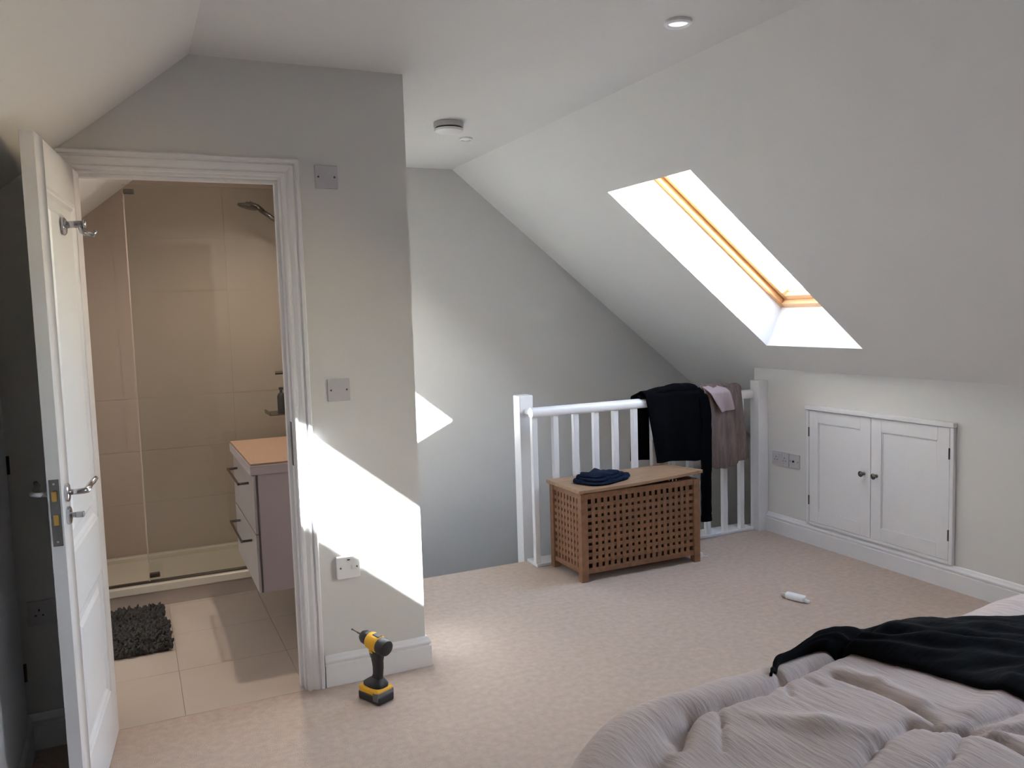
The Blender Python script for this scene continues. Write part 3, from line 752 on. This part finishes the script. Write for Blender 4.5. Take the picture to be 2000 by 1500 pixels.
# bath mat with chenille tufts
bm_ = thing('bath_mat', 'dark charcoal chenille bath mat on the bathroom floor', 'bath mat', (-.1, 4.25, 0))
MB().box(-.36, .082, 3.955, 4.565, .0, .010).build('backing', 'mat_dark', bm_, bevel=0.004)
b = MB(); rnd = random.Random(3)
y = 3.950
while y < 4.575:
    x = -.22
    while x < .092 + .012 * math.sin((y - 3.95) * 9):
        cx = x + rnd.uniform(-.006, .006); cy = y + rnd.uniform(-.006, .006); h = rnd.uniform(.014, .030); r = rnd.uniform(.006, .009)
        lx, ly = rnd.uniform(-.012, .012), rnd.uniform(-.012, .012)
        b.rings([[Vector((cx + lx * t + r * k_ * math.cos(a), cy + ly * t + r * k_ * math.sin(a), .009 + h * t)) for a in (0, PI * .4, PI * .8, PI * 1.2, PI * 1.6)] for t, k_ in ((0, 1), (.6, 1.1), (1, .45))])
        x += .0155
    y += .0155
o = b.build('tufts', 'mat_dark', bm_); o['kind'] = 'stuff'

# ------------------------------------------------------------------ cordless drill
dx0 = Vector((.782, 3.045, 0)); rz = math.radians(0)
dr = thing('cordless_drill', 'yellow and black cordless drill standing on its battery by the baseboard', 'power tool', tuple(dx0))
# tool frame: +x forward (bit direction), pointing left and away towards the partition
fwd = Vector((-.42, .91, 0)).normalized()
DM = Matrix(((fwd.x, -fwd.y, 0, dx0.x), (fwd.y, fwd.x, 0, dx0.y), (0, 0, 1, 0), (0, 0, 0, 1)))
TL = Matrix.Rotation(math.radians(-8), 4, 'Y')   # nose tipped up a little
HM = DM @ Matrix.Translation((0, 0, .075)) @ TL @ Matrix.Translation((0, 0, -.075))
# battery
b = MB(); b.box(-.062, .060, -.040, .040, .0, .034); b.build('battery', 'tool_black', dr, bevel=0.008, seg=3, xf=DM)
tag(MB().box(-.058, .056, -.0405, .0405, .030, .058).build('battery_cover', 'yellow', dr, bevel=0.009, seg=3, xf=DM), 'yellow battery shell')
MB().box(-.059, -.028, -.0412, .0412, .012, .048).build('release_button', 'tool_grey', dr, bevel=0.004, xf=DM)
MB().box(.054, .061, -.022, .022, .012, .030).build('vent', 'tool_grey', dr, bevel=0.002, xf=DM)
# foot, grip, trigger, body
def sec(cx, hx_, hy_, z, n=20, p=.6):
    return [Vector((cx + math.copysign(abs(math.cos(2 * PI * k / n)) ** p, math.cos(2 * PI * k / n)) * hx_, math.copysign(abs(math.sin(2 * PI * k / n)) ** p, math.sin(2 * PI * k / n)) * hy_, z)) for k in range(n)]
MB().rings([sec(-.002, .050, .034, .056), sec(-.002, .050, .034, .068), sec(-.006, .036, .026, .080), sec(-.010, .022, .018, .090)]).build('foot', 'tool_black', dr, smooth='auto', xf=DM)
MB().rings([sec(-.010, .023, .018, .082), sec(-.014, .019, .016, .105), sec(-.012, .021, .0165, .135), sec(-.006, .023, .018, .160), sec(-.004, .027, .020, .186), sec(-.004, .034, .023, .204)]).build('grip', 'tool_black', dr, smooth=True, xf=HM)
MB().rings([sec(.022, .007, .008, .160), sec(.026, .010, .009, .172), sec(.028, .010, .009, .190), sec(.026, .008, .008, .198)]).build('trigger', 'tool_grey', dr, smooth=True, xf=HM)
bz = .226
MB().lathe([(.020, -.060), (.029, -.056), (.032, -.046), (.0325, -.026), (.031, -.018)], (0, 0, bz), (1, 0, 0), 28).build('motor_cap', 'tool_black', dr, smooth='auto', xf=HM)
tag(MB().lathe([(.031, -.018), (.0335, -.014), (.0335, .030), (.031, .040), (.024, .046)], (0, 0, bz), (1, 0, 0), 28).build('body_shell', 'yellow', dr, smooth='auto', xf=HM), 'yellow gearbox shell')
b = MB(); b.box(-.016, .020, -.012, .012, bz + .022, bz + .0348); b.build('top_grip', 'tool_black', dr, bevel=0.004, xf=HM)
b = MB(); b.box(-.004, .026, -.0215, .0215, .186, .212); tag(b.build('body_cheek', 'yellow', dr, bevel=0.006, xf=HM), 'yellow cheek above trigger')
MB().lathe([(.025, .044), (.027, .050), (.026, .072), (.019, .086), (.010, .092)], (0, 0, bz), (1, 0, 0), 24).build('chuck', 'tool_black', dr, smooth='auto', xf=HM)
MB().lathe([(.0035, .088), (.0035, .118), (.0022, .120), (.0022, .146), (.0035, .147), (.0035, .152), (.0005, .154)], (0, 0, bz), (1, 0, 0), 10).build('bit', 'screw', dr, smooth='auto', xf=HM)

# ------------------------------------------------------------------ small white bottle on the carpet
sbm = Matrix.Translation((2.925, 3.078, .017)) @ Matrix.Rotation(math.atan2(-.147, .047), 4, 'Z')
sbt = thing('nasal_spray', 'small white plastic bottle lying on the carpet near the bed', 'bottle', (2.925, 3.078, .0))
def rsec(x, hy_, hz2, z=0, n=18, p=.7): return [Vector((x, math.copysign(abs(math.cos(2 * PI * k / n)) ** p, math.cos(2 * PI * k / n)) * hy_, z + math.copysign(abs(math.sin(2 * PI * k / n)) ** p, math.sin(2 * PI * k / n)) * hz2)) for k in range(n)]
MB().rings([rsec(-.052, .013, .012), rsec(-.048, .020, .017), rsec(.042, .020, .017), rsec(.050, .012, .012)]).build('body', 'plastic_bright', sbt, smooth='auto', xf=sbm)
MB().rings([rsec(-.078, .010, .010), rsec(-.075, .012, .012), rsec(-.052, .012, .012)]).build('cap', 'ceramic', sbt, smooth='auto', xf=sbm)
MB().rings([rsec(.049, .010, .009, -.006), rsec(.068, .009, .008, -.008), rsec(.072, .006, .005, -.008)]).build('nozzle', 'plastic_bright', sbt, smooth='auto', xf=sbm)
# plug by the chest leg
pl = thing('charger_plug', 'tiny white charger plug with dark cable end beside the right chest leg', 'charger', (2.967, 3.89, 0))
b = MB(); b.box(2.952, 2.978, 3.878, 3.905, .001, .030); b.build('body', 'plastic_bright', pl, bevel=0.004)
MB().tube([(2.962, 3.905, .020), (2.955, 3.93, .030), (2.97, 3.96, .034), (2.985, 3.97, .012)], .006, 8).build('cable', 'rubber', pl, smooth=True)
MB().tube([(2.978, 3.892, .006), (2.995, 3.880, .004), (3.015, 3.885, .004)], .003, 8).build('lead', 'plastic_bright', pl, smooth=True)

# ------------------------------------------------------------------ bed
BX0, BX1, BY0, BY1, BT = .62, 2.75, -.70, 1.545, .612
bed = thing('bed', 'double bed covered by a crinkled pale taupe duvet', 'bed', (1.6, .4, 0))
MB().box(BX0 + .10, BX1 - .10, BY0 + .02, BY1 - .14, .06, .30).build('base', 'bedbase', bed, bevel=0.01)
MB().box(BX0 + .09, BX1 - .09, BY0 + .01, BY1 - .13, .302, .52).build('mattress', 'sheet', bed, bevel=0.04, seg=4)
leg = None
for (lx, ly) in ((BX0 + .16, BY1 - .22), (BX1 - .2, BY1 - .22), (BX0 + .16, BY0 + .1), (BX1 - .2, BY0 + .1)):
    MB().cyl((lx, ly, 0), (lx, ly, .06), .03, 12).build('leg', 'chest_dark', bed)

CR = .42
def sdf(x, y):
    cx, cy = (BX0 + BX1) / 2, (BY0 + BY1) / 2; hx2, hy2 = (BX1 - BX0) / 2, (BY1 - BY0) / 2
    qx, qy = abs(x - cx) - (hx2 - CR), abs(y - cy) - (hy2 - CR)
    dd_ = math.hypot(max(qx, 0), max(qy, 0)) + min(max(qx, qy), 0) - CR
    return dd_
def sdn(x, y):
    e = .004
    n = Vector((sdf(x + e, y) - sdf(x - e, y), sdf(x, y + e) - sdf(x, y - e), 0))
    return n.normalized() if n.length > 0 else Vector((1, 0, 0))
SEG = []
def pl_(pts, dep, w):
    for a, c in zip(pts, pts[1:]): SEG.append((a, c, dep, w))
seam = [(.94, 1.30), (1.022, 1.382), (1.114, 1.384), (1.22, 1.382), (1.291, 1.401), (1.388, 1.409), (1.48, 1.416), (1.62, 1.43)]
pl_(seam, .022, .013)
pl_([(1.026, 1.396), (.956, 1.347), (.859, 1.271), (.78, 1.14)], .014, .026)
pl_([(1.095, 1.383), (1.053, 1.315), (.995, 1.244)], .008, .008)
pl_([(1.308, 1.489), (1.30, 1.423), (1.252, 1.396)], .008, .008)
pl_([(1.29, 1.395), (1.25, 1.33)], .006, .008)
pl_([(1.33, 1.385), (1.34, 1.32)], .006, .008)
pl_([(1.394, 1.347), (1.408, 1.263), (1.396, 1.142), (1.381, 1.077)], .012, .009)
pl_([(1.42, 1.347), (1.437, 1.263), (1.425, 1.142)], -.008, .016)
pl_([(1.342, 1.098), (1.334, 1.102), (1.24, 1.085), (1.199, 1.074), (1.08, 1.02)], .013, .012)
pl_([(1.389, 1.024), (1.358, 1.06), (1.342, 1.098)], .012, .010)
pl_([(1.389, 1.024), (1.536, 1.025), (1.7, 1.05)], .012, .009)
pl_([(1.389, 1.024), (1.411, .966), (1.40, .85)], .012, .009)
pl_([(1.389, 1.024), (1.478, .955), (1.6, .90)], .012, .009)
pl_([(1.389, 1.024), (1.30, .98), (1.2, .95)], .010, .009)
pl_([(1.13, 1.30), (1.20, 1.20), (1.25, 1.11)], -.010, .030)
pl_([(1.46, 1.06), (1.62, 1.09)], -.010, .022)
pl_([(1.42, .99), (1.56, .96)], -.010, .018)
pl_([(1.7, 1.3), (1.9, 1.1), (2.1, .9)], .010, .02)
def hgt(x, y):
    h = .026 * noise.noise(Vector((x * 2.2, y * 2.2, 1.7))) + .006 * noise.noise(Vector((x * 8, y * 8, 4.2)))
    tt_ = min(1, max(0, (x - .92) / .5)); h += .024 * tt_ * tt_ * (3 - 2 * tt_)
    # fine directional crinkle
    al, ac = x * .4 + y * .9, x * .9 - y * .4
    h += .0014 * noise.noise(Vector((al * 5, ac * 34, 9))) + .0008 * noise.noise(Vector((al * 10, ac * 80, 3)))
    for (a, c, dep, w) in SEG:
        ax, ay = a; bx, by = c; vx_, vy_ = bx - ax, by - ay
        t = max(0, min(1, ((x - ax) * vx_ + (y - ay) * vy_) / (vx_ * vx_ + vy_ * vy_)))
        dd2 = (x - ax - vx_ * t) ** 2 + (y - ay - vy_ * t) ** 2
        if dd2 < 9 * w * w: h -= dep * math.exp(-dd2 / (w * w))
    return h
RR = .13
def duvet_pt(x, y, extra=0.0):
    d_ = sdf(x, y); n = sdn(x, y)
    h = hgt(x, y) + extra
    if d_ <= -RR:
        cen = min(1, (-d_ - RR) / .5)
        return Vector((x, y, BT + .015 * cen + h))
    t = d_ + RR; bx_, by_ = x - n.x * t, y - n.y * t
    if t < RR * PI / 2:
        a = t / RR; nv = n * math.sin(a) + Vector((0, 0, math.cos(a)))
        return Vector((bx_, by_, BT - RR)) + nv * (RR + h)
    drop = t - RR * PI / 2
    f = .018 * math.sin((x * 13 + y * 11)) * min(1, drop / .1)
    return Vector((bx_, by_, BT - RR - drop)) + n * (RR + h + f)
b = MB()
ux0, ux1, uy0, uy1 = BX0 - .34, BX1 + .30, BY0 + .3, BY1 + .34
NXg, NYg = 330, 290
b.grid(NXg, NYg, lambda u, v: duvet_pt(ux0 + (ux1 - ux0) * u, uy0 + (uy1 - uy0) * v))
b.build('duvet', 'duvet', bed, smooth=True, solid=.012)
# pillows at the head, beyond the picture
for px0 in (.95, 1.75):
    b = MB(); b.rings([[Vector((px0 + .33 + math.copysign(abs(math.cos(a)) ** .5, math.cos(a)) * .34 * q, -.45 + math.copysign(abs(math.sin(a)) ** .5, math.sin(a)) * .2 * q, .57 + zq)) for a in [2 * PI * k / 32 for k in range(32)]] for q, zq in ((.75, -.045), (.95, -.02), (1, 0.01), (.93, .05), (.7, .075), (.3, .085), (.02, .086))])
    b.build('pillow', 'sheet', bed, smooth=True)

# black shirt thrown on the duvet
top = [(1.273, 1.418), (1.328, 1.452), (1.421, 1.470), (1.53, 1.490), (1.592, 1.480), (1.66, 1.470), (1.742, 1.478), (1.84, 1.455), (1.94, 1.430), (2.05, 1.390), (2.16, 1.330), (2.28, 1.24)]
bot = [(1.300, 1.432), (1.345, 1.452), (1.424, 1.455), (1.473, 1.423), (1.503, 1.371), (1.522, 1.305), (1.545, 1.250), (1.560, 1.175), (1.570, 1.108), (1.590, 1.045), (1.640, .975), (1.70, .90)]
def poly(P, t):
    t = t * (len(P) - 1); i = min(int(t), len(P) - 2); f = t - i
    # catmull
    p0, p1, p2, p3 = P[max(i - 1, 0)], P[i], P[i + 1], P[min(i + 2, len(P) - 1)]
    g = lambda a, b_, c, d_: .5 * (2 * b_ + (c - a) * f + (2 * a - 5 * b_ + 4 * c - d_) * f * f + (3 * b_ - a - 3 * c + d_) * f ** 3)
    return g(p0[0], p1[0], p2[0], p3[0]), g(p0[1], p1[1], p2[1], p3[1])
def shirt(u, v):
    a = poly(bot, u); c = poly(top, u)
    x = a[0] + (c[0] - a[0]) * v; y = a[1] + (c[1] - a[1]) * v
    edge = min(1, 5 * v, 5 * (1 - v), .05 + 2.2 * u)
    e = .009 + .030 * edge ** .5 * (.7 + .6 * noise.noise(Vector((x * 5, y * 5, 8)))) + .016 * edge * noise.noise(Vector((x * 7 - y * 5, x * 16 + y * 20, 2)))
    e += .018 * edge * math.exp(-((v - .62) / .12) ** 2) + .014 * edge * math.exp(-((v - .25 - .2 * u) / .07) ** 2)
    p = duvet_pt(x, y); n = sdn(x, y); d_ = sdf(x, y)
    if d_ > -RR:
        a_ = min(PI / 2, (d_ + RR) / RR); return p + (n * math.sin(a_) + Vector((0, 0, math.cos(a_)))) * e
    return p + Vector((0, 0, e))
b = MB(); b.grid(110, 50, shirt)
tag(b.build('black_shirt', 'shirt', smooth=True, solid=.006), 'black shirt thrown across the foot of the bed', 'clothes')
